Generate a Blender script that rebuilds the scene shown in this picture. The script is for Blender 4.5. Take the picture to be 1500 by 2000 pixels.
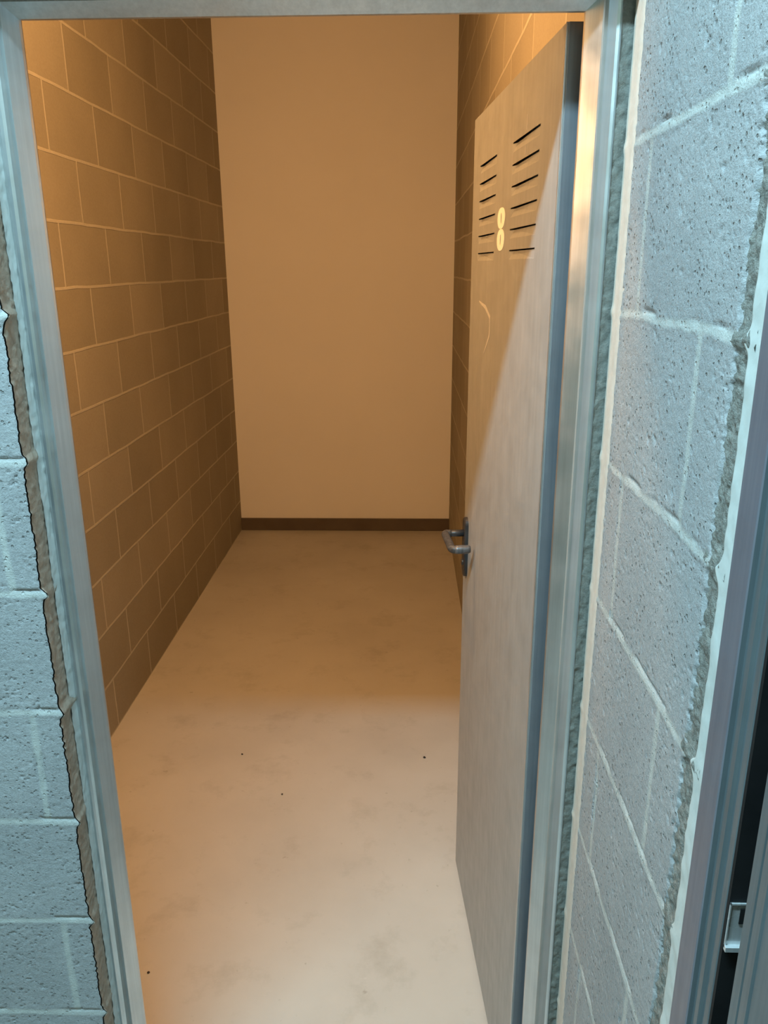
import bpy, bmesh, math
import numpy as np
from mathutils import Matrix, Vector

for o in list(bpy.data.objects):
    bpy.data.objects.remove(o, do_unlink=True)
S = bpy.context.scene
COL = S.collection

# ------------------------------------------------------------------ camera
cam = bpy.data.cameras.new('camera')
cam.sensor_fit = 'VERTICAL'
cam.sensor_height = 36.0
cam.lens = 1537.4 / 2000 * 36.0
cam.clip_start = 0.02
camo = bpy.data.objects.new('camera', cam)
COL.objects.link(camo)
r = Vector((0.99957526, 0.02870374, -0.00503996))
u = Vector((-0.0037189, 0.29715889, 0.9548208))
f = Vector((-0.0289046, 0.9543965, -0.29713942))
M = Matrix(((r.x, u.x, -f.x, 0), (r.y, u.y, -f.y, 0), (r.z, u.z, -f.z, 1.6588), (0, 0, 0, 1)))
camo.matrix_world = M
S.camera = camo

# ------------------------------------------------------------------ world, exposure
S.view_settings.view_transform = 'Standard'
S.view_settings.look = 'None'
S.view_settings.gamma = 1
S.view_settings.use_curve_mapping = False
S.view_settings.exposure = 0.0
w = bpy.data.worlds.new('world')
S.world = w
w.use_nodes = True
w.node_tree.nodes['Background'].inputs[0].default_value = (0.5, 0.62, 0.68, 1)
w.node_tree.nodes['Background'].inputs[1].default_value = 0.0

COOL = (0.56, 0.94, 1.13)
WARM = (1.0, 0.52, 0.19)
COOL_W = 86.0
WARM_L = 400.0
WARM_FILL = 275.0
# positions: corridor lamp, storage room wall lamp, unseen added fill lamp
CL = (-0.62, 0.20, 3.02)
WL = (-0.79, 1.218, 1.95)
WL_FILL = (-0.40, 1.95, 3.12)


def area(name, loc, sx, sy, power, col, rot=(0, 0, 0)):
    l = bpy.data.lights.new(name, 'AREA')
    l.shape = 'RECTANGLE'
    l.size, l.size_y = sx, sy
    l.energy = power
    l.color = col
    o = bpy.data.objects.new(name, l)
    o.location = loc
    o.rotation_euler = rot
    COL.objects.link(o)
    return o


area('corridor_lamp_light', (CL[0], CL[1], CL[2] - 0.012), 1.15, 0.10, COOL_W, COOL)

# ------------------------------------------------------------------ helpers
def smooth(a, b, x):
    t = np.clip((x - a) / (b - a), 0, 1)
    return t * t * (3 - 2 * t)


def vnoise(x, y, seed=0):
    xi = np.floor(x).astype(np.int64)
    yi = np.floor(y).astype(np.int64)
    fx = x - xi
    fy = y - yi
    fx = fx * fx * (3 - 2 * fx)
    fy = fy * fy * (3 - 2 * fy)

    def h(a, b):
        n = (a * 374761393 + b * 668265263 + seed * 974634777) & 0xffffffff
        n = ((n ^ (n >> 13)) * 1274126177) & 0xffffffff
        n = n ^ (n >> 16)
        return (n & 0xffff) / 65535.0
    return ((h(xi, yi) * (1 - fx) + h(xi + 1, yi) * fx) * (1 - fy) +
            (h(xi, yi + 1) * (1 - fx) + h(xi + 1, yi + 1) * fx) * fy)


def fbm(x, y, seed=0, oct=3):
    v = 0
    a = 0.5
    t = 0
    for i in range(oct):
        v = v + a * vnoise(x * 2 ** i, y * 2 ** i, seed + i * 7)
        t += a
        a *= 0.5
    return v / t


def link(name, me, mat=None, parent=None):
    o = bpy.data.objects.new(name, me)
    COL.objects.link(o)
    if mat:
        me.materials.append(mat)
    if parent:
        o.parent = parent
    return o


def mesh(name, vs, fs, mat=None, parent=None, shade=False):
    me = bpy.data.meshes.new(name)
    me.from_pydata([tuple(v) for v in vs], [], fs)
    bm = bmesh.new()
    bm.from_mesh(me)
    bmesh.ops.remove_doubles(bm, verts=bm.verts, dist=1e-6)
    bmesh.ops.recalc_face_normals(bm, faces=bm.faces)
    bm.to_mesh(me)
    bm.free()
    if shade:
        me.polygons.foreach_set('use_smooth', [True] * len(me.polygons))
    return link(name, me, mat, parent)


def tag(o, label=None, cat=None, kind=None, group=None):
    if label:
        o['label'] = label
    if cat:
        o['category'] = cat
    if kind:
        o['kind'] = kind
    if group:
        o['group'] = group
    return o


def empty(name, loc=(0, 0, 0), parent=None):
    o = bpy.data.objects.new(name, None)
    o.location = loc
    o.empty_display_size = 0.1
    COL.objects.link(o)
    if parent:
        o.parent = parent
    return o


def box(a, b):
    x0, y0, z0 = a
    x1, y1, z1 = b
    vs = [(x0, y0, z0), (x1, y0, z0), (x1, y1, z0), (x0, y1, z0), (x0, y0, z1), (x1, y0, z1), (x1, y1, z1), (x0, y1, z1)]
    fs = [(0, 3, 2, 1), (4, 5, 6, 7), (0, 1, 5, 4), (1, 2, 6, 5), (2, 3, 7, 6), (3, 0, 4, 7)]
    return vs, fs


def boxes(name, bs, mat, parent=None, bevel=0):
    vs = []
    fs = []
    for a, b in bs:
        v, g = box(a, b)
        n = len(vs)
        vs += v
        fs += [tuple(i + n for i in t) for t in g]
    me = bpy.data.meshes.new(name)
    me.from_pydata(vs, [], fs)
    if bevel:
        bm = bmesh.new()
        bm.from_mesh(me)
        bmesh.ops.bevel(bm, geom=bm.edges[:], offset=bevel, segments=2, affect='EDGES', profile=0.6)
        bm.to_mesh(me)
        bm.free()
    return link(name, me, mat, parent)


def grid(pos, mort=None):
    """pos: (n,m,3) array -> verts and faces"""
    n, m = pos.shape[:2]
    idx = np.arange(n * m).reshape(n, m)
    fs = np.stack([idx[:-1, :-1], idx[1:, :-1], idx[1:, 1:], idx[:-1, 1:]], -1).reshape(-1, 4)
    return pos.reshape(-1, 3), fs


def gridmesh(name, parts, mats, parent=None, shade=True):
    """parts: list of (pos, mortar mask or scalar, material index)"""
    V = []
    F = []
    A = []
    MI = []
    off = 0
    for pos, mask, mi in parts:
        v, g = grid(pos)
        V.append(v)
        F.append(g + off)
        A.append(np.broadcast_to(mask, pos.shape[:2]).reshape(-1))
        MI.append(np.full(len(g), mi))
        off += len(v)
    V = np.concatenate(V)
    F = np.concatenate(F)
    A = np.concatenate(A).astype(np.float32)
    MI = np.concatenate(MI).astype(np.int32)
    me = bpy.data.meshes.new(name)
    me.vertices.add(len(V))
    me.vertices.foreach_set('co', V.astype(np.float32).ravel())
    me.loops.add(len(F) * 4)
    me.loops.foreach_set('vertex_index', F.astype(np.int32).ravel())
    me.polygons.add(len(F))
    me.polygons.foreach_set('loop_start', np.arange(0, len(F) * 4, 4, dtype=np.int32))
    me.polygons.foreach_set('loop_total', np.full(len(F), 4, dtype=np.int32))
    me.polygons.foreach_set('material_index', MI)
    me.polygons.foreach_set('use_smooth', np.full(len(F), shade))
    me.update(calc_edges=True)
    at = me.attributes.new('mortar', 'FLOAT', 'POINT')
    at.data.foreach_set('value', A)
    for m in mats:
        me.materials.append(m)
    o = bpy.data.objects.new(name, me)
    COL.objects.link(o)
    if parent:
        o.parent = parent
    return o


def extrude_profile(name, pts, z0, z1, mat, parent=None, closed=True, axis='Z', bevel=0):
    """prism of a 2-D outline; axis Z: (x,y) outline extruded in z; axis X: (y,z) outline extruded in x"""
    n = len(pts)
    if axis == 'Z':
        vs = [(a, b, z0) for a, b in pts] + [(a, b, z1) for a, b in pts]
    elif axis == 'X':
        vs = [(z0, a, b) for a, b in pts] + [(z1, a, b) for a, b in pts]
    fs = [(i, (i + 1) % n, (i + 1) % n + n, i + n) for i in range(n)]
    fs += [tuple(range(n - 1, -1, -1)), tuple(range(n, 2 * n))]
    return mesh(name, vs, fs, mat, parent)


def tube(pts, rad, seg=14, sub=1):
    pts = [Vector(p) for p in pts]
    vs = []
    fs = []
    up = Vector((0, 0, 1))
    rr = rad if isinstance(rad, (list, tuple)) else [rad] * len(pts)
    for i, p in enumerate(pts):
        d = (pts[min(i + 1, len(pts) - 1)] - pts[max(i - 1, 0)]).normalized()
        a = d.cross(up)
        if a.length < 1e-3:
            a = d.cross(Vector((1, 0, 0)))
        a.normalize()
        b = d.cross(a).normalized()
        for k in range(seg):
            t = 2 * math.pi * k / seg
            vs.append(p + (a * math.cos(t) + b * math.sin(t)) * rr[i])
    for i in range(len(pts) - 1):
        for k in range(seg):
            k2 = (k + 1) % seg
            fs.append((i * seg + k, i * seg + k2, (i + 1) * seg + k2, (i + 1) * seg + k))
    fs.append(tuple(range(seg - 1, -1, -1)))
    fs.append(tuple((len(pts) - 1) * seg + k for k in range(seg)))
    return vs, fs


def rounded_path(pts, rad, n=6):
    out = [Vector(pts[0])]
    for i in range(1, len(pts) - 1):
        p = Vector(pts[i])
        a = (Vector(pts[i - 1]) - p)
        b = (Vector(pts[i + 1]) - p)
        ra = min(rad, a.length * 0.49, b.length * 0.49)
        p0 = p + a.normalized() * ra
        p1 = p + b.normalized() * ra
        for k in range(n + 1):
            t = k / n
            out.append(p0 * (1 - t) ** 2 + p * 2 * t * (1 - t) + p1 * t * t)
    out.append(Vector(pts[-1]))
    return out


# ------------------------------------------------------------------ materials
class N:
    def __init__(self, name):
        self.m = bpy.data.materials.new(name)
        self.m.use_nodes = True
        self.t = self.m.node_tree
        self.b = self.t.nodes['Principled BSDF']

    def n(self, typ, **kw):
        nd = self.t.nodes.new(typ)
        for k, v in kw.items():
            if k in nd.inputs:
                nd.inputs[k].default_value = v
            else:
                setattr(nd, k, v)
        return nd

    def l(self, a, b):
        self.t.links.new(a, b)

    def coord(self):
        return self.n('ShaderNodeTexCoord').outputs['Object']

    def noise(self, vec, scale, detail=4, rough=0.55, scl=None):
        nd = self.n('ShaderNodeTexNoise')
        nd.inputs['Scale'].default_value = scale
        nd.inputs['Detail'].default_value = detail
        nd.inputs['Roughness'].default_value = rough
        if scl:
            mp = self.n('ShaderNodeMapping')
            mp.inputs['Scale'].default_value = scl
            self.l(vec, mp.inputs[0])
            vec = mp.outputs[0]
        self.l(vec, nd.inputs['Vector'])
        return nd.outputs['Fac']

    def ramp(self, fac, stops):
        nd = self.n('ShaderNodeValToRGB')
        cr = nd.color_ramp
        while len(cr.elements) < len(stops):
            cr.elements.new(0.5)
        for e, (p, c) in zip(cr.elements, stops):
            e.position = p
            e.color = (*c, 1) if len(c) == 3 else c
        self.l(fac, nd.inputs[0])
        return nd.outputs[0]

    def mix(self, fac, a, b, mode='MIX'):
        nd = self.n('ShaderNodeMix', data_type='RGBA', blend_type=mode)
        for s, v in ((0, fac), (6, a), (7, b)):
            if isinstance(v, (int, float)):
                nd.inputs[s].default_value = v
            elif isinstance(v, tuple):
                nd.inputs[s].default_value = (*v, 1)
            else:
                self.l(v, nd.inputs[s])
        return nd.outputs[2]

    def bump(self, h, strength, dist, prev=None):
        nd = self.n('ShaderNodeBump')
        nd.inputs['Strength'].default_value = strength
        nd.inputs['Distance'].default_value = dist
        self.l(h, nd.inputs['Height'])
        if prev:
            self.l(prev, nd.inputs['Normal'])
        return nd.outputs[0]

    def math(self, op, a, b=0.0):
        nd = self.n('ShaderNodeMath', operation=op)
        for i, v in enumerate((a, b)):
            if isinstance(v, (int, float)):
                nd.inputs[i].default_value = v
            else:
                self.l(v, nd.inputs[i])
        return nd.outputs[0]

    def done(self, col=None, rough=0.8, normal=None, metal=0.0, spec=0.5):
        if col is not None:
            if isinstance(col, tuple):
                self.b.inputs['Base Color'].default_value = (*col, 1)
            else:
                self.l(col, self.b.inputs['Base Color'])
        if isinstance(rough, (int, float)):
            self.b.inputs['Roughness'].default_value = rough
        else:
            self.l(rough, self.b.inputs['Roughness'])
        self.b.inputs['Metallic'].default_value = metal
        self.b.inputs['Specular IOR Level'].default_value = spec
        if normal is not None:
            self.l(normal, self.b.inputs['Normal'])
        return self.m


GREY = (0.36, 0.355, 0.34)


def mat_block_near():
    k = N('concrete_block_weathered')
    c = k.coord()
    a = k.n('ShaderNodeAttribute', attribute_name='mortar').outputs['Fac']
    base = k.ramp(k.noise(c, 9, 5), [(0.25, (0.335, 0.345, 0.35)), (0.75, (0.41, 0.42, 0.425))])
    fine = k.ramp(k.noise(c, 260, 3, 0.7), [(0.2, (0.72, 0.72, 0.72)), (0.6, (1, 1, 1))])
    blk = k.mix(1.0, base, fine, 'MULTIPLY')
    v = k.n('ShaderNodeTexVoronoi', Scale=120.0)
    k.l(c, v.inputs['Vector'])
    gate = k.ramp(k.noise(c, 60, 2), [(0.48, (0, 0, 0)), (0.56, (1, 1, 1))])
    spot = k.ramp(v.outputs['Distance'], [(0.18, (1, 1, 1)), (0.30, (0, 0, 0))])
    pit = k.mix(1.0, gate, spot, 'MULTIPLY')
    blk = k.mix(k.math('MULTIPLY', pit, 0.42), blk, (0.12, 0.12, 0.11))
    mor = k.ramp(k.noise(c, 40, 4), [(0.3, (0.41, 0.425, 0.41)), (0.7, (0.50, 0.515, 0.49))])
    col = k.mix(a, blk, mor)
    h = k.bump(k.noise(c, 300, 4, 0.75), 0.8, 0.0022)
    inv = k.math('SUBTRACT', 1.0, pit)
    h = k.bump(inv, 0.8, 0.002, h)
    return k.done(col, 0.9, h, spec=0.25)


def mat_block_room(axis, y0, name):
    """running bond of 40 x 20 cm blocks; axis 'Y' = wall runs along Y"""
    k = N(name)
    c = k.coord()
    sp = k.n('ShaderNodeSeparateXYZ')
    k.l(c, sp.inputs[0])
    cm = k.n('ShaderNodeCombineXYZ')
    wob = k.math('MULTIPLY', k.math('SUBTRACT', k.noise(c, 3.5, 2), 0.5), 0.012)
    k.l(k.math('ADD', k.math('SUBTRACT', sp.outputs[axis], y0), wob), cm.inputs[0])
    k.l(k.math('ADD', sp.outputs['Z'], wob), cm.inputs[1])
    br = k.n('ShaderNodeTexBrick')
    k.l(cm.outputs[0], br.inputs['Vector'])
    br.offset = 0.5
    br.inputs['Scale'].default_value = 1.0
    br.inputs['Brick Width'].default_value = 0.4
    br.inputs['Row Height'].default_value = 0.2
    br.inputs['Mortar Size'].default_value = 0.0055
    br.inputs['Mortar Smooth'].default_value = 0.35
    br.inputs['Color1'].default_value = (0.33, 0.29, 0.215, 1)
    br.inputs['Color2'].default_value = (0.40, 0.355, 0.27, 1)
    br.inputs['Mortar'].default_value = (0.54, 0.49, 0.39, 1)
    var = k.ramp(k.noise(c, 1.6, 3), [(0.3, (0.88, 0.88, 0.88)), (0.7, (1.06, 1.06, 1.06))])
    fine = k.ramp(k.noise(c, 160, 3, 0.7), [(0.2, (0.86, 0.86, 0.86)), (0.65, (1, 1, 1))])
    col = k.mix(1.0, k.mix(1.0, br.outputs['Color'], var, 'MULTIPLY'), fine, 'MULTIPLY')
    h = k.bump(k.noise(c, 190, 3, 0.7), 0.35, 0.0012)
    h = k.bump(br.outputs['Fac'], 0.5, 0.003, h)
    return k.done(col, 0.9, h, spec=0.2)


def mat_mortar(name, c1, c2, scale=70, bumpd=0.002, st=0.6):
    k = N(name)
    c = k.coord()
    col = k.ramp(k.noise(c, scale, 5, 0.65), [(0.3, c1), (0.7, c2)])
    h = k.bump(k.noise(c, scale * 3, 4, 0.7), st, bumpd)
    return k.done(col, 0.92, h, spec=0.2)


def mat_floor():
    k = N('polished_concrete_floor')
    c = k.coord()
    col = k.ramp(k.noise(c, 1.7, 6, 0.6), [(0.25, (0.40, 0.375, 0.335)), (0.5, (0.45, 0.425, 0.38)), (0.75, (0.49, 0.465, 0.42))])
    stain = k.ramp(k.noise(c, 5.5, 7, 0.7), [(0.30, (0.86, 0.85, 0.83)), (0.46, (1, 1, 1))])
    col = k.mix(1.0, col, stain, 'MULTIPLY')
    spots = k.ramp(k.noise(c, 38, 3, 0.6), [(0.24, (0.72, 0.70, 0.66)), (0.32, (1, 1, 1))])
    col = k.mix(0.8, col, spots, 'MULTIPLY')
    pale = k.ramp(k.noise(c, 7, 8, 0.75, (1, 3, 1)), [(0.66, (0, 0, 0)), (0.74, (1, 1, 1))])
    col = k.mix(k.math('MULTIPLY', pale, 0.35), col, (0.62, 0.60, 0.56))
    rough = k.ramp(k.noise(c, 4, 4), [(0.3, (0.42, 0.42, 0.42)), (0.7, (0.62, 0.62, 0.62))])
    h = k.bump(k.noise(c, 55, 4), 0.12, 0.001)
    return k.done(col, rough, h, spec=0.35)


def mat_plain(name, c1, c2, scale=3, rough=0.85, bump=0.1, bs=120, spec=0.3):
    k = N(name)
    c = k.coord()
    col = k.ramp(k.noise(c, scale, 4), [(0.3, c1), (0.7, c2)])
    h = k.bump(k.noise(c, bs, 3), bump, 0.001)
    return k.done(col, rough, h, spec=spec)


def mat_steel(name, c1, c2, rough=0.32, metal=0.85, scl=(40, 40, 1.2)):
    k = N(name)
    c = k.coord()
    st = k.noise(c, 4, 5, 0.6, scl)
    col = k.ramp(st, [(0.3, c1), (0.7, c2)])
    blot = k.ramp(k.noise(c, 14, 5), [(0.3, (0.9, 0.9, 0.9)), (0.6, (1, 1, 1))])
    col = k.mix(1.0, col, blot, 'MULTIPLY')
    rg = k.ramp(k.noise(c, 22, 4), [(0.3, (rough - .05,) * 3), (0.7, (rough + .08,) * 3)])
    h = k.bump(st, 0.08, 0.0004)
    return k.done(col, rg, h, metal=metal, spec=0.5)


M_NEAR = mat_block_near()
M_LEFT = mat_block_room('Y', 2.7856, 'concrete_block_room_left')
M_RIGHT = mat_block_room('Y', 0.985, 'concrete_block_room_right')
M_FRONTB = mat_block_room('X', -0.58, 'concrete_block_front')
M_REVEAL = mat_mortar('rough_mortar_beige', (0.30, 0.255, 0.20), (0.44, 0.38, 0.31))
M_GAP = mat_mortar('rough_mortar_dark', (0.15, 0.15, 0.135), (0.32, 0.32, 0.29), 120, 0.003, 1.0)
M_STUB = mat_mortar('rough_mortar_grey', (0.13, 0.135, 0.12), (0.23, 0.235, 0.21), 90)
M_FILL = mat_mortar('smooth_mortar_pale', (0.46, 0.49, 0.47), (0.56, 0.59, 0.57), 25, 0.001, 0.4)
M_LAMP_TINT = mat_mortar('lamplight_tinted_mortar', (0.56, 0.47, 0.39), (0.64, 0.55, 0.47), 60, 0.001, 0.4)  # warm base colour makes up for missing lamplight on the band
M_FLOOR = mat_floor()
M_CEIL = mat_plain('ceiling_concrete', (0.48, 0.47, 0.45), (0.55, 0.54, 0.52))
M_PLASTER = mat_plain('painted_plaster', (0.80, 0.77, 0.73), (0.84, 0.81, 0.77), 1.2, 0.8, 0.05)
M_TILE = mat_plain('brown_skirting_tile', (0.10, 0.075, 0.055), (0.13, 0.10, 0.07), 6, 0.5, 0.05)
M_FRAME = mat_steel('galvanised_steel_frame', (0.60, 0.62, 0.63), (0.72, 0.74, 0.75), 0.33, 0.93)
M_FRAME2 = mat_steel('grey_violet_painted_steel', (0.16, 0.165, 0.20), (0.20, 0.205, 0.24), 0.42, 0.3)
M_LEAF = mat_steel('galvanised_steel_leaf', (0.345, 0.355, 0.35), (0.405, 0.415, 0.41), 0.48, 0.35, (16, 16, 1))
M_DARKF = mat_steel('dark_steel_profile', (0.13, 0.17, 0.19), (0.18, 0.22, 0.24), 0.4, 0.5)
M_BLACK = mat_plain('black_plastic', (0.02, 0.02, 0.022), (0.035, 0.035, 0.036), 30, 0.38, 0.15, spec=0.5)
M_BLACK2 = mat_steel('worn_dark_metal', (0.09, 0.09, 0.095), (0.16, 0.16, 0.165), 0.36, 0.5)
M_GRIP = mat_plain('worn_black_grip', (0.022, 0.020, 0.018), (0.08, 0.072, 0.065), 130, 0.5, 0.4, spec=0.4)
M_EDGE = mat_steel('blue_grey_edge_steel', (0.20, 0.215, 0.24), (0.26, 0.275, 0.30), 0.4, 0.5)
M_SHADE = mat_plain('shade_black', (0.006, 0.007, 0.008), (0.012, 0.013, 0.014), 20, 0.7, 0.2)  # black for the shade in the door gap and latch hole
M_CHROME = mat_steel('bright_zinc_plate', (0.62, 0.64, 0.64), (0.78, 0.80, 0.80), 0.3, 0.5)
M_DIGIT = mat_plain('cream_paint', (0.86, 0.82, 0.74), (0.90, 0.86, 0.78), 30, 0.6, 0.05)
M_SMEAR = mat_plain('pale_smear', (0.46, 0.45, 0.42), (0.53, 0.52, 0.49), 60, 0.5, 0.1)
SM1 = [(0.207, 1.888), (0.208, 1.866), (0.211, 1.844), (0.212, 1.831)]
SM2 = [(0.60, 1.587), (0.525, 1.578), (0.468, 1.56), (0.47, 1.525), (0.526, 1.484)]
M_GRIT = mat_plain('dark_grit', (0.03, 0.025, 0.02), (0.07, 0.06, 0.05), 200, 0.9, 0.3)
M_HOUSING = mat_plain('white_lamp_housing', (0.7, 0.7, 0.7), (0.75, 0.75, 0.75), 3, 0.5, 0.02)


def mat_emit(name, col, st):
    k = N(name)
    k.b.inputs['Base Color'].default_value = (0.8, 0.8, 0.8, 1)
    k.b.inputs['Emission Color'].default_value = (*col, 1)
    k.b.inputs['Emission Strength'].default_value = st
    return k.m


M_EC = mat_emit('cool_lamp_diffuser', COOL, 12)
M_EW = mat_emit('warm_lamp_glass', WARM, WARM_L)
M_EFILL = mat_emit('added_fill_lamp_glass', WARM, WARM_FILL)

# ------------------------------------------------------------------ dimensions
XL = -1.0909      # room left wall
XR = 0.2765       # right wall, corridor and room
YB = 4.923        # back wall
YF = 1.053        # outer face of the door wall
XO = -0.5345      # masonry opening, left edge
ZL = 2.0          # lintel underside
ZC = 3.12         # ceiling
YJ = 1.10         # outer face of the door frame
YR = -0.75        # corridor rear wall
XW = -2.6         # corridor far left end


def quad(a, b, c, d):
    return np.array([[a, d], [b, c]], dtype=float)


# ------------------------------------------------------------------ floor, ceiling
floor = boxes('floor', [((XW - .2, YR - .2, -0.1), (1.6, YB + .2, 0))], M_FLOOR)
tag(floor, 'smooth stained concrete floor running into the narrow storage room', 'floor', 'structure')
ceil = boxes('ceiling', [((XW - .2, YR - .2, ZC), (1.6, YB + .2, ZC + .1))], M_CEIL)
tag(ceil, 'plain concrete ceiling above the corridor and storage room', 'ceiling', 'structure')


# ------------------------------------------------------------------ block relief shared by the two near walls
def relief(s, z, joints, seed):
    """height (towards viewer) and mortar mask of block masonry; joints(row)-> (offset) of head joints each 0.4"""
    row = np.floor(z / 0.2).astype(int)
    wz = (fbm(s * 9, z * 3, seed) - .5) * 0.010
    db = np.abs((z + wz) / 0.2 - np.round((z + wz) / 0.2)) * 0.2
    off = joints(row)
    ws = (fbm(s * 4, z * 14, seed + 5) - .5) * 0.008
    dh = np.abs((s - off + ws) / 0.4 - np.round((s - off + ws) / 0.4)) * 0.4
    wid = 0.0028 + 0.0036 * fbm(s * 30, z * 30, seed + 9)
    mb = 1 - smooth(wid * 0.5, wid * 1.6, db)
    mh = 1 - smooth(wid * 0.7, wid * 1.7, dh)
    m = np.maximum(mb, mh)
    signed = ((z + wz) / 0.2 - np.round((z + wz) / 0.2)) * 0.2
    h = (fbm(s * 170, z * 170, seed + 20, 2) - .5) * 0.0011
    p = vnoise(s * 260, z * 260, seed + 31)
    g = fbm(s * 35, z * 35, seed + 33)
    pit = smooth(0.80, 0.93, p) * smooth(0.42, 0.56, g)
    h = h - pit * 0.0022
    mort = -0.0003 + (fbm(s * 110, z * 110, seed + 40) - .5) * 0.0013
    h = h * (1 - m) + mort * m
    # ledge: mortar squeezed out a little along the lower side of every bed joint, block above undercut
    h = h + 0.0006 * np.exp(-((signed + 0.004) / 0.0035) ** 2) * (0.5 + fbm(s * 25, z * 2, seed + 50))
    und = np.exp(-((signed - 0.0065) / 0.0022) ** 2) * smooth(0.45, 0.7, fbm(s * 18, z * 1.0, seed + 60))
    h = h - 0.003 * und
    # chipped sliver beside some head joints
    chip = smooth(0.58, 0.72, fbm(s * 6 + row * 3, z * 11, seed + 70)) * np.exp(-((dh - wid * 1.2) / 0.0018) ** 2)
    h = h - 0.0035 * chip
    return h, np.clip(m * 0.95, 0, 1), m


# ------------------------------------------------------------------ door wall (left part + lintel)
s = np.arange(-0.76, XO + 1e-6, 0.0024)
z = np.arange(0.2, 2.0 + 1e-6, 0.0024)
z[-1] = 2.0
SS, ZZ = np.meshgrid(s, z, indexing='ij')
jf = lambda row: np.where(row % 2 == 0, -0.580, -0.780)
h, mk, mm = relief(SS, ZZ, jf, 3)
# ragged arris towards the opening, mortar blobs at the bed joints
tz = ZZ[-1]
bed = np.abs(tz / 0.2 - np.round(tz / 0.2)) * 0.2
rag = (fbm(tz * 160, tz * 0 + 3, 77, 3) - .5) * 0.005 + 0.010 * np.exp(-(bed / 0.007) ** 2) * (0.35 + fbm(tz * 9, tz * 0, 5))
edge = smooth(-0.560, XO, SS)
X = SS + edge * rag[None, :]
roundoff = smooth(0.004, 0.0, XO - SS) * 0.0025
Yp = YF - h + roundoff
pos = np.stack([X, Yp, ZZ], -1)
parts = [(pos, mk, 0)]
parts += [(quad((XW, YF, 0), (-0.76, YF, 0), (-0.76, YF, ZC), (XW, YF, ZC)), 0, 1),
          (quad((-0.76, YF, 0), (XO, YF, 0), (XO, YF, 0.2), (-0.76, YF, 0.2)), 0, 1),
          (quad((-0.76, YF, 2.0), (XO, YF, 2.0), (XO, YF, ZC), (-0.76, YF, ZC)), 0, 1),
          (quad((XO, YF, ZL), (XR, YF, ZL), (XR, YF, ZC), (XO, YF, ZC)), 0, 1),
          (quad((XO, YF, ZL), (XR, YF, ZL), (XR, YF + .165, ZL), (XO, YF + .165, ZL)), 0, 2)]
# reveal of the opening, rough bare block end with mortar lumps
yy = np.linspace(0, 0.07, 26)
Yr, Zr = np.meshgrid(yy, z, indexing='ij')
bedr = np.abs(Zr / 0.2 - np.round(Zr / 0.2)) * 0.2
hr = (fbm(Yr * 130, Zr * 130, 91, 3) - .5) * 0.0035 + 0.007 * np.exp(-(bedr / 0.008) ** 2) * fbm(Yr * 60, Zr * 20, 17)
fade = smooth(0.0, 0.008, Yr)
Xr = XO + rag[None, :] * (1 - fade) + hr * fade
Yr2 = Yp[-1][None, :] * (1 - fade) + YF * fade + Yr
parts += [(np.stack([Xr, Yr2, Zr], -1), 0, 2),
          (quad((XO, YF, 0), (XO, YF + .165, 0), (XO, YF + .165, 0.2), (XO, YF, 0.2)), 0, 2),
          (quad((XO, YF + .065, 0.2), (XO, YF + .165, 0.2), (XO, YF + .165, ZL), (XO, YF + .065, ZL)), 0, 2),
          (quad((XO, YF + .165, 0), (XW, YF + .165, 0), (XW, YF + .165, ZC), (XO, YF + .165, ZC)), 0, 1),
          (quad((XO, YF + .165, ZL), (XR, YF + .165, ZL), (XR, YF + .165, ZC), (XO, YF + .165, ZC)), 0, 1)]
wf = gridmesh('wall_front', parts, [M_NEAR, M_FRONTB, M_REVEAL])
tag(wf, 'grey concrete block wall with pitted faces left of the doorway', 'wall', 'structure')

# ------------------------------------------------------------------ right wall
YE = 0.682        # end of the blocks towards the second door
s = np.arange(YE, YJ + 0.012, 0.0024)
z = np.arange(0.3, 2.2 + 1e-6, 0.0024)
SS, ZZ = np.meshgrid(s, z, indexing='ij')
jr = lambda row: np.where(row % 2 == 0, 0.985, 0.767)
h, mk, mm = relief(SS, ZZ, jr, 11)
tz = ZZ[0]
bed = np.abs(tz / 0.2 - np.round(tz / 0.2)) * 0.2
rag = (fbm(tz * 150, tz * 0 + 3, 7, 3) - .5) * 0.009 + (fbm(tz * 12, tz * 0 + 3, 8, 2) - .5) * 0.008 - 0.012 * np.exp(-(bed / 0.007) ** 2)
edge = 1 - smooth(YE, YE + 0.03, SS)
Y = SS + edge * rag[None, :]
roundoff = smooth(0.006, 0.0, SS - YE) * 0.0042
parts = [(np.stack([XR - h + roundoff, Y, ZZ], -1), mk, 0)]
# recessed ragged joint between block end and mortar fill
yy = np.linspace(0.642, YE + 0.012, 20)
Yg, Zg = np.meshgrid(yy, z, indexing='ij')
bg = np.abs(Zg / 0.2 - np.round(Zg / 0.2)) * 0.2
hg = -0.0026 + (fbm(Yg * 190, Zg * 190, 44, 3) - .5) * 0.0065 + 0.003 * np.exp(-(bg / 0.010) ** 2)
parts += [(np.stack([XR - hg, Yg, Zg], -1), 0, 2)]
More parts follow.
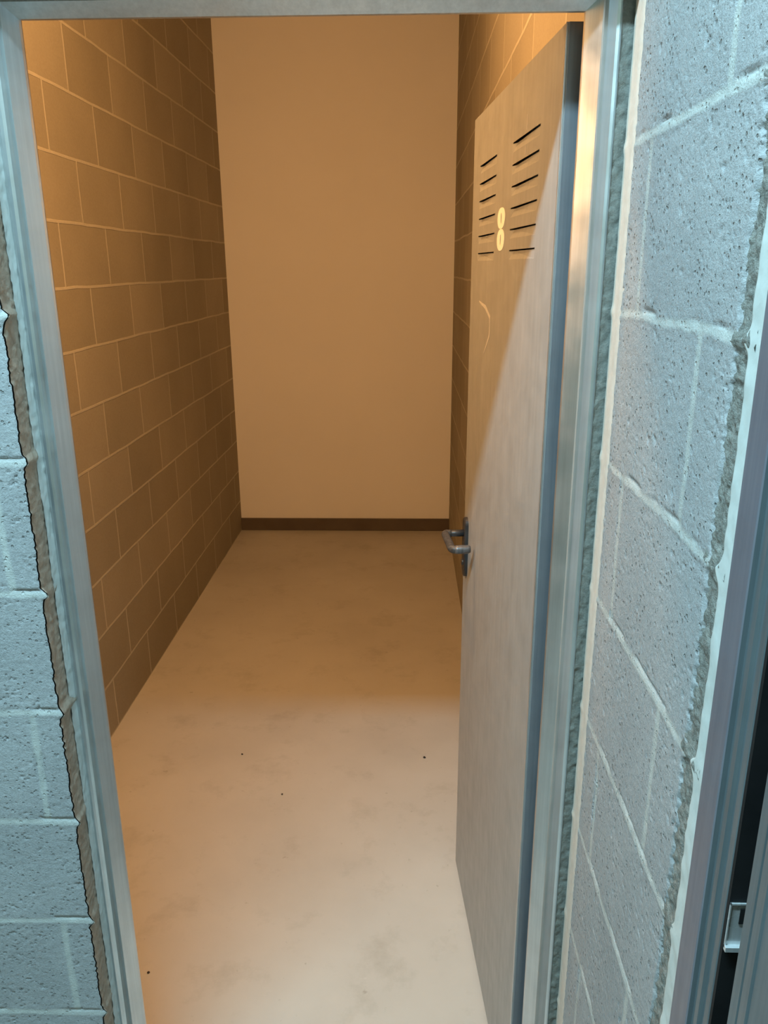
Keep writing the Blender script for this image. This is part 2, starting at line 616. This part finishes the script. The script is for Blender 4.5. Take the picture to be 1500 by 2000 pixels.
# pale mortar fill up to the second frame
yy = np.linspace(0.622, 0.6570, 20)
Yg, Zg = np.meshgrid(yy, z, indexing='ij')
bg = np.abs(Zg / 0.2 - np.round(Zg / 0.2)) * 0.2
hg = 0.0005 + (fbm(Yg * 30, Zg * 30, 54, 3) - .5) * 0.003
wv = (fbm(Zg * 9, Zg * 0 + 5, 61, 3) - .5) * 0.007 + (fbm(Zg * 90, Zg * 0 + 5, 62, 2) - .5) * 0.003 + 0.012 * np.exp(-(bg / 0.008) ** 2)
last = smooth(0.635, 0.659, Yg)
hg = hg - 0.006 * smooth(0.6555, 0.659, Yg)
parts += [(np.stack([XR - hg, Yg + wv * last, Zg], -1), 1, 3)]
parts += [(quad((XR, YE, 0), (XR, 1.11, 0), (XR, 1.11, 0.3), (XR, YE, 0.3)), 0, 0),
          (quad((XR, 0.622, 0), (XR, YE, 0), (XR, YE, 0.3), (XR, 0.622, 0.3)), 0, 3),
          (quad((XR, YE, 2.2), (XR, 1.11, 2.2), (XR, 1.11, ZC), (XR, YE, ZC)), 0, 1),
          (quad((XR, 0.622, 2.2), (XR, YE, 2.2), (XR, YE, ZC), (XR, 0.622, ZC)), 0, 3),
          (quad((XR, -0.26, 2.14), (XR, 0.622, 2.14), (XR, 0.622, ZC), (XR, -0.26, ZC)), 0, 1),
          (quad((XR, YR, 0), (XR, -0.26, 0), (XR, -0.26, ZC), (XR, YR, ZC)), 0, 0),
          (quad((XR, 1.11, 0), (XR, YB, 0), (XR, YB, ZC), (XR, 1.11, ZC)), 0, 1)]
# thickness: reveals of the second opening and the far side facing the dark room
XT = XR + 0.16
parts += [(quad((XR + .012, 0.622, 0), (XT, 0.622, 0), (XT, 0.622, 2.14), (XR + .012, 0.622, 2.14)), 0, 2),
          (quad((XR + .012, -0.26, 0), (XT, -0.26, 0), (XT, -0.26, 2.14), (XR + .012, -0.26, 2.14)), 0, 2),
          (quad((XR, -0.26, 2.14), (XT, -0.26, 2.14), (XT, 0.622, 2.14), (XR, 0.622, 2.14)), 0, 2),
          (quad((XT, 0.622, 0), (XT, YB, 0), (XT, YB, ZC), (XT, 0.622, ZC)), 0, 1),
          (quad((XT, YR, 0), (XT, -0.26, 0), (XT, -0.26, ZC), (XT, YR, ZC)), 0, 1),
          (quad((XT, -0.26, 2.14), (XT, 0.622, 2.14), (XT, 0.622, ZC), (XT, -0.26, ZC)), 0, 1)]
wr = gridmesh('wall_right', parts, [M_NEAR, M_RIGHT, M_GAP, M_FILL])
tag(wr, 'pale grey concrete block wall right of the doorway with ragged block ends', 'wall', 'structure')

# mortar band at the frame corner, warm lamplight painted into its colour
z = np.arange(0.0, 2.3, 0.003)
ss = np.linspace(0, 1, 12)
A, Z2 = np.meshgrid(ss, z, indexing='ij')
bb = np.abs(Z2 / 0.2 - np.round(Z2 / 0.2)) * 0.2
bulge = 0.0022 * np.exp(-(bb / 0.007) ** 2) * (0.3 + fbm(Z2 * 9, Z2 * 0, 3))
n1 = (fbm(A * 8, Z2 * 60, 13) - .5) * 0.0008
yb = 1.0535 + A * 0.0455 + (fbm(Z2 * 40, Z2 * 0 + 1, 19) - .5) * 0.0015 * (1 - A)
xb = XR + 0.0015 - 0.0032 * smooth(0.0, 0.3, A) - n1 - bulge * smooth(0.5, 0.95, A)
band = gridmesh('trim_1', [(np.stack([xb, yb, Z2], -1), 0, 0)], [M_LAMP_TINT])
tag(band, 'thin corner mortar band beside the steel door frame, tinted with painted lamplight', 'mortar band', 'structure')
# rough grey mortar stub between frame and wall
yy = np.linspace(0.2606, XR + 0.002, 12)
Xg, Zg = np.meshgrid(yy, z, indexing='ij')
hg = (fbm(Xg * 110, Zg * 110, 64, 3) - .5) * 0.005
stub = gridmesh('trim_2', [(np.stack([Xg, YJ + 0.0048 - hg, Zg], -1), 0, 0)], [M_STUB])
tag(stub, 'strip of rough grey mortar between right frame post and wall', 'mortar', 'structure')
# greenish mortar fillet on the left, between reveal and frame
yy = np.linspace(0, 1, 10)
A, Zg = np.meshgrid(yy, np.arange(0, 2.0, 0.003), indexing='ij')
wob = (fbm(Zg * 7, Zg * 0 + 2, 23, 3) - .5) * 0.010
yg = 1.0895 + wob * 0.6 * (1 - A) + A * 0.0170
xg = XO + 0.0012 + A * 0.0045 + (fbm(A * 6, Zg * 110, 29, 3) - .5) * 0.0025
fil = gridmesh('trim_3', [(np.stack([xg, yg, Zg], -1), 0, 0)], [M_FILL])
tag(fil, 'wavy grey mortar fillet sealing the left post of the door frame', 'mortar', 'structure')

# ------------------------------------------------------------------ remaining room shell
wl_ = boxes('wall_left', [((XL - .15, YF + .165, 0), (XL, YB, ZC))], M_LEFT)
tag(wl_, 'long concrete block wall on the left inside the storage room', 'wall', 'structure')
wb = boxes('wall_back', [((XL - .15, YB, 0), (XT, YB + .15, ZC))], M_PLASTER)
tag(wb, 'smooth plastered end wall of the storage room', 'wall', 'structure')
bs = boxes('baseboard_back', [((XL, YB - .012, 0), (XR, YB, 0.083))], M_TILE, bevel=0.002)
tag(bs, 'dark brown skirting along the foot of the plastered end wall', 'skirting', 'structure')
wre = boxes('wall_rear', [((XW - .15, YR - .15, 0), (1.5, YR, ZC))], M_FRONTB)
tag(wre, 'corridor block wall behind the viewer', 'wall', 'structure')
wend = boxes('wall_corridor_left', [((XW - .15, YR, 0), (XW, YF + .165, ZC))], M_FRONTB)
tag(wend, 'corridor end wall far to the left', 'wall', 'structure')
wdk = boxes('wall_corridor_right', [((1.35, YR, 0), (1.5, 1.6, ZC)), ((XT + .001, 1.5, 0), (1.35, 1.6, ZC))], M_CEIL)
tag(wdk, 'dark inner wall of the closed room behind the second door', 'wall', 'structure')

# ------------------------------------------------------------------ first door frame
fr = empty('door_frame', (0, YJ, 0))
tag(fr, 'shiny galvanised steel frame around the open storage room doorway', 'door frame', 'structure')


def child_fix(o, parent):
    o.parent = parent
    o.matrix_parent_inverse = Matrix.Translation(-Vector(parent.location))
    return o


# one rolled profile all round, mitred at the head: outer lip, shallow cove, arris, splayed inner band, rim
PY = [1.150, 1.106, 1.1035, 1.1025, 1.1045, 1.1060, 1.1050, 1.1010, 1.1000, 1.1194, 1.1225, 1.1255, 1.1270, 1.150]
LX = [-.5335, -.5335, -.5310, -.5260, -.5230, -.5190, -.5130, -.5080, -.5060, -.4921, -.4905, -.4908, -.5000, -.5080]
RX = [.2618, .2618, .2612, .2598, .2585, .2550, .2440, .2385, .2363, .2189, .2178, .2186, .2230, .2230]
HZ = [2.004, 2.004, 1.999, 1.994, 1.990, 1.986, 1.981, 1.976, 1.9735, 1.9597, 1.9590, 1.9596, 1.9640, 1.9660]
NP = len(PY)


def ring_solid(name, A, B, mat):
    vs = list(A) + list(B)
    fs = [(i, (i + 1) % NP, (i + 1) % NP + NP, i + NP) for i in range(NP)]
    fs += [tuple(range(NP - 1, -1, -1)), tuple(range(NP, 2 * NP))]
    return child_fix(mesh(name, vs, fs, mat), fr)


ring_solid('frame_post', [(LX[i], PY[i], 0.0) for i in range(NP)], [(LX[i], PY[i], HZ[i]) for i in range(NP)], M_FRAME)
ring_solid('frame_post', [(RX[i], PY[i], 0.0) for i in range(NP)], [(RX[i], PY[i], HZ[i]) for i in range(NP)], M_FRAME)
ring_solid('frame_head', [(LX[i], PY[i], HZ[i]) for i in range(NP)], [(RX[i], PY[i], HZ[i]) for i in range(NP)], M_FRAME)
bpy.context.view_layer.update()

# ------------------------------------------------------------------ first door leaf, swung inwards
Np = Vector((0.2061, 1.1713, 0))
ang = math.atan2(0.99643662, -0.08434487)          # direction hinge -> free edge
d1 = empty('door_1', (Np.x, Np.y, 0))
d1.rotation_euler = (0, 0, ang)
tag(d1, 'tall grey steel door standing open into the storage room', 'door', 'structure')
# local frame: +x along the leaf, -y towards the right wall (thickness), +y visible face
W, TH, Z0, Z1 = 0.7197, 0.038, 0.012, 1.9617
slots = []
for zt in (1.861, 1.826, 1.7915, 1.7565, 1.7215, 1.6865):
    slots += [(0.119, 0.309, zt), (0.454, 0.635, zt)]
SH = 0.016
xs = sorted({0.0, W} | {a for a, b, c in slots} | {b for a, b, c in slots})
zs = sorted({Z0, Z1} | {c for a, b, c in slots} | {c - SH for a, b, c in slots})
vs = []
fs = []
vi = {}


def V(x, y, z):
    k = (round(x, 6), round(y, 6), round(z, 6))
    if k not in vi:
        vi[k] = len(vs)
        vs.append(k)
    return vi[k]


for i in range(len(xs) - 1):
    for j in range(len(zs) - 1):
        cx = (xs[i] + xs[i + 1]) / 2
        cz = (zs[j] + zs[j + 1]) / 2
        if any(a < cx < b and c - SH < cz < c for a, b, c in slots):
            continue
        fs.append((V(xs[i], 0, zs[j]), V(xs[i + 1], 0, zs[j]), V(xs[i + 1], 0, zs[j + 1]), V(xs[i], 0, zs[j + 1])))
me = bpy.data.meshes.new('face_sheet')
# remaining sides: back, ends, top, bottom; hinge edge with a folded step
b0 = len(vs)
ring = [(0, 0), (W, 0), (W, -TH), (0.006, -TH), (0.006, -0.0245), (0.001, -0.0235), (0.0, -0.0225), (-0.0003, -0.0205), (0.0, -0.0185), (0.0, -0.002)]
vs2 = [(x, y, Z0) for x, y in ring] + [(x, y, Z1) for x, y in ring]
n = len(ring)
fs2 = [(i, (i + 1) % n, (i + 1) % n + n, i + n) for i in range(1, n)]
fs2 += [tuple(range(n)), tuple(range(2 * n - 1, n - 1, -1))]
me.from_pydata(vs + vs2, [], fs + [tuple(i + b0 for i in t) for t in fs2])
sheet = link('face_sheet', me, M_LEAF, d1)
boxes('hinge_edge', [((-0.0022, -0.0372, Z0), (-0.0004, -0.0025, Z1))], M_EDGE, d1, bevel=0.0005)
# slightly raised folded rim along the hinge edge and top
rim = boxes('edge_rim', [((-0.0002, -0.0015, Z0), (0.0035, 0.0009, Z1))], M_FRAME, d1, bevel=0.0004)
for a, b, c in slots:
    # scoop pressed inwards below each slit; dark slit stays open at the top
    D = 0.0022
    zt_ = c - 0.0022
    v_ = [(a, 0, c - SH), (b, 0, c - SH), (b - .016, -D * 2.2, zt_), (a + .004, -D * .8, zt_), (a, 0, zt_), (b, 0, zt_)]
    f_ = [(0, 1, 2, 3), (0, 3, 4), (1, 5, 2)]
    mesh('vent_louver', v_, f_, M_LEAF, d1)
def smear(pts, wd, yy):
    vs = []
    for i, (x, zz) in enumerate(pts):
        a_ = pts[max(i - 1, 0)]
        b_ = pts[min(i + 1, len(pts) - 1)]
        dx, dz = b_[0] - a_[0], b_[1] - a_[1]
        L = math.hypot(dx, dz)
        ww = wd * (0.35 if i in (0, len(pts) - 1) else 1)
        nx, nz = -dz / L * ww, dx / L * ww
        vs += [(x + nx, 0.0001, zz + nz), (x + nx, yy, zz + nz), (x - nx, yy, zz - nz), (x - nx, 0.0001, zz - nz)]
    fs = []
    for i in range(len(pts) - 1):
        for k in range(4):
            fs.append((i * 4 + k, i * 4 + (k + 1) % 4, i * 4 + 4 + (k + 1) % 4, i * 4 + 4 + k))
    fs += [(0, 1, 2, 3), tuple((len(pts) - 1) * 4 + k for k in range(4))]
    return mesh('paint_smear', vs, fs, M_SMEAR, d1)


smear(SM1[:2], 0.005, 0.0004)
smear(SM1[2:], 0.005, 0.0004)
smear(SM2, 0.004, 0.0004)
# painted figure 8 (two stencilled ovals with narrow counters)
bm = bmesh.new()
for zc, hh in ((1.7440, 0.0185), (1.7060, 0.0193)):
    NS = 40
    xc = 0.3895
    ow, iw, ih = 0.0345, 0.0045, 0.0095
    rings = []
    for (rx, rz, dy) in ((ow, hh, 0.0001), (ow, hh, 0.0006), (iw, ih, 0.0006), (iw, ih, 0.0001)):
        rings.append([bm.verts.new((xc + rx * math.copysign(abs(math.cos(t)) ** 0.85, math.cos(t)), dy, zc + rz * math.sin(t)))
                      for t in (2 * math.pi * k / NS for k in range(NS))])
    for a_, b_ in zip(rings[:-1], rings[1:]):
        for k in range(NS):
            bm.faces.new((a_[k], a_[(k + 1) % NS], b_[(k + 1) % NS], b_[k]))
bmesh.ops.recalc_face_normals(bm, faces=bm.faces)
me = bpy.data.meshes.new('number_eight')
bm.to_mesh(me)
bm.free()
o = link('number_eight', me, M_DIGIT, d1)
o['label'] = 'cream painted figure 8'


# handle: long oval backplate, return lever, keyhole cylinder
def stadium(name, xc, z0, z1, wd, th, mat, parent, y0=0.0):
    rr = wd / 2
    NS = 12
    out = []
    for k in range(NS + 1):
        t = math.pi * k / NS
        out.append((xc + rr * math.cos(t), z1 - rr + rr * math.sin(t)))
    for k in range(NS + 1):
        t = math.pi + math.pi * k / NS
        out.append((xc + rr * math.cos(t), z0 + rr + rr * math.sin(t)))
    n = len(out)
    levels = ((y0, 1.0), (y0 + th * .7, 1.0), (y0 + th, 0.86))
    cxm, czm = xc, (z0 + z1) / 2
    vs = []
    for yy_, sc in levels:
        for x, zz in out:
            vs.append((cxm + (x - cxm) * sc, yy_, czm + (zz - czm) * (1 - (1 - sc) * .25)))
    fs = []
    for L in range(2):
        for i in range(n):
            fs.append((L * n + i, L * n + (i + 1) % n, (L + 1) * n + (i + 1) % n, (L + 1) * n + i))
    fs += [tuple(range(n)), tuple(range(3 * n - 1, 2 * n - 1, -1))]
    return mesh(name, vs, fs, mat, parent)


XH = 0.676
hd = stadium('door_handle', XH, 0.918, 1.072, 0.040, 0.009, M_BLACK, d1)
hd['label'] = 'black lever handle on a long oval plate'
v_, f_ = tube([(XH, 0.004, 1.031), (XH, 0.052, 1.031)], 0.0085)
mesh('spindle_neck', v_, f_, M_BLACK, hd, True)
path = rounded_path([(XH, 0.040, 1.031), (XH, 0.055, 1.031), (XH - 0.112, 0.053, 1.029), (XH - 0.112, 0.020, 1.029)], 0.012, 6)
v_, f_ = tube(path, [0.0095] * len(path), 16)
mesh('lever_grip', v_, f_, M_GRIP, hd, True)
v_, f_ = tube([(XH - 0.112, 0.047, 1.029), (XH - 0.112, 0.040, 1.029), (XH - 0.112, 0.016, 1.0290), (XH - 0.112, 0.010, 1.029)], [0.0098, 0.0104, 0.0104, 0.0075], 16)
mesh('lever_return', v_, f_, M_BLACK2, hd, True)
v_, f_ = tube([(XH, 0.006, 0.955), (XH, 0.0125, 0.955)], 0.008)
mesh('keyhole_cylinder', v_, f_, M_BLACK, hd, True)
# handle on the far face of the leaf
h2 = stadium('door_handle', XH, 0.918, 1.072, 0.040, -0.009, M_BLACK, d1, -TH)
v_, f_ = tube(rounded_path([(XH, -TH - .004, 1.031), (XH, -TH - .03, 1.031), (XH - 0.1, -TH - .03, 1.031)], 0.01, 4), 0.008)
mesh('lever_grip', v_, f_, M_GRIP, h2, True)

# ------------------------------------------------------------------ second door in the right wall
f2 = empty('door_frame', (XR, 0.6, 0))
tag(f2, 'grey violet steel door frame at the right edge of the photo', 'door frame', 'structure')
zt2 = 2.14


def post(side, y0):
    # outline as (x, y); side +1 = the post seen in the photo
    pts = [(0.284, 0.630), (0.2745, 0.630), (0.2735, 0.629), (0.2735, 0.5945), (0.2745, 0.5930), (0.2785, 0.5922), (0.2785, 0.5850),
           (0.2765, 0.5840), (0.2765, 0.5770), (0.2800, 0.5755), (0.2800, 0.5690), (0.2778, 0.5680), (0.2778, 0.5600), (0.2800, 0.5585),
           (0.3000, 0.5585), (0.3000, 0.5700), (0.3300, 0.5700), (0.3300, 0.630)]
    if side < 0:
        pts = [(x, y0 - (y - 0.5585)) for x, y in pts][::-1]
    return pts


o = extrude_profile('frame_post', post(1, 0), 0, zt2, M_DARKF)
o.data.materials.append(M_FRAME2)
for p in o.data.polygons:
    c = p.center
    if c.y > 0.593 and c.x < 0.28 and abs(p.normal.z) < .5:
        p.material_index = 1
child_fix(o, f2)
o = extrude_profile('frame_post', post(-1, -0.190), 0, zt2, M_FRAME2)
child_fix(o, f2)
o = boxes('frame_head', [((0.274, -0.26, 2.07), (0.33, 0.63, 2.139))], M_FRAME2, None, bevel=0.001)
child_fix(o, f2)
o = boxes('gap_shade_strip', [((0.2785, 0.5545, 0), (0.3300, 0.5590, 2.07))], M_SHADE)  # black liner paints the darkness of the door gap
child_fix(o, f2)
o['label'] = 'black strip standing in for shade in the gap'
# strike keeper: open zinc box with thin rims and a bright lower lip
kz0, kz1 = 1.088, 1.136
parts_ = [((0.2790, 0.5528, kz0), (0.2803, 0.5546, kz1)), ((0.2950, 0.5528, kz0), (0.2968, 0.5546, kz1)),
          ((0.2790, 0.5528, kz1 - .0018), (0.2968, 0.5546, kz1)), ((0.2790, 0.5500, kz0 - .002), (0.2968, 0.5546, kz0 + .003)),
          ((0.2803, 0.5540, kz0), (0.2950, 0.5546, kz1))]
o = boxes('strike_plate', parts_, M_CHROME, None, bevel=0.0002)
child_fix(o, f2)
o2 = boxes('latch_hole', [((0.2885, 0.5532, kz1 - .022), (0.2925, 0.5541, kz1 - .006))], M_SHADE)
bpy.context.view_layer.update()
o2.parent = o
o2.matrix_parent_inverse = o.matrix_world.inverted()

# leaf of the second door, slightly ajar towards the corridor
d2 = empty('door_2', (0.2760, -0.185, 0))
a2 = math.atan2(0.4970 + 0.185, 0.2620 - 0.2760)
d2.rotation_euler = (0, 0, a2)
tag(d2, 'blue grey steel door slightly ajar at the right edge', 'door', 'structure')
L2 = math.hypot(0.4970 + 0.185, 0.014)
# face towards the corridor is +y local
prof = [(0, 0), (0, -0.036), (L2 - .012, -0.036), (L2 - .012, -0.012), (L2, -0.012), (L2, -0.0012), (L2 - .0012, 0.0), (L2 - .012, 0.0), (L2 - .0128, -0.0018),
        (L2 - .0142, -0.0018), (L2 - .015, 0.0), (L2 - .026, 0.0008), (L2 - .027, -0.001), (L2 - .0285, -0.001), (L2 - .0295, 0.0)]
o = extrude_profile('face_sheet', prof, 0.012, 2.06, M_DARKF)
o.parent = d2

# ------------------------------------------------------------------ lamps
lamp = empty('ceiling_light', (CL[0], CL[1], ZC))
tag(lamp, 'long white tube light fixed to the corridor ceiling', 'ceiling light')
lb = boxes('housing', [((-0.62, -0.07, -0.088), (0.62, 0.07, 0.0))], M_HOUSING, lamp, bevel=0.006)
ld = boxes('diffuser', [((-0.6, -0.055, -0.098), (0.6, 0.055, -0.088))], M_EC, lamp, bevel=0.003)
lamp2 = empty('wall_light', WL)
lamp2.rotation_euler = (math.pi / 2, 0, 0)

tag(lamp2, 'round warm bulkhead light on the inner wall beside the doorway', 'wall light')


def disc(r0, r1, z0, z1, name, mat, parent, dome=0):
    NS = 32
    levels = [(r0, z0)]
    if dome:
        for k in range(1, 7):
            t = k / 6 * math.pi / 2
            levels.append((r0 * math.cos(t) + 0.0005, z0 - dome * math.sin(t)))
    else:
        levels.append((r1, z1))
    vs = []
    for rr, zz in levels:
        vs += [(rr * math.cos(2 * math.pi * k / NS), rr * math.sin(2 * math.pi * k / NS), zz) for k in range(NS)]
    fs = []
    for L in range(len(levels) - 1):
        for k in range(NS):
            fs.append((L * NS + k, L * NS + (k + 1) % NS, (L + 1) * NS + (k + 1) % NS, (L + 1) * NS + k))
    fs += [tuple(range(NS)), tuple(range((len(levels) - 1) * NS, len(levels) * NS))]
    return mesh(name, vs, fs, mat, parent, True)


disc(0.075, 0.07, 0, -0.03, 'housing', M_HOUSING, lamp2)
disc(0.06, 0, -0.03, 0, 'glass', M_EW, lamp2, dome=0.055)
fill_lamp = empty('ceiling_light', WL_FILL)  # unseen lamp added to brighten the dim storage room
tag(fill_lamp, 'unseen round warm fill light added on the storage room ceiling', 'ceiling light')
disc(0.13, 0.125, 0, -0.04, 'housing', M_HOUSING, fill_lamp)
disc(0.11, 0, -0.04, 0, 'glass', M_EFILL, fill_lamp, dome=0.055)

# ------------------------------------------------------------------ grit on the floor
rng = np.random.RandomState(5)


def grit(x, y, rad, label):
    bm = bmesh.new()
    bmesh.ops.create_icosphere(bm, subdivisions=2, radius=rad)
    for v in bm.verts:
        v.co *= 0.75 + 0.5 * rng.rand()
        v.co.z *= 0.55
    zmin = min(v.co.z for v in bm.verts)
    for v in bm.verts:
        v.co.z -= zmin
    me = bpy.data.meshes.new('debris_crumb')
    bm.to_mesh(me)
    bm.free()
    o = link('debris_crumb', me, M_GRIT)
    o.location = (x, y, 0)
    tag(o, label, 'crumb', group='crumbs of grit on the floor')


grit(0.0658, 2.404, 0.0050, 'dark crumb on the floor close to the open door')
grit(-0.5838, 2.409, 0.0036, 'tiny dark crumb on the floor nearer the left block wall')
grit(-0.4072, 2.190, 0.0032, 'faint crumb on the floor in front of the other two far crumbs')
grit(-0.6324, 1.498, 0.0034, 'dark crumb on the floor beside the foot of the left frame post')
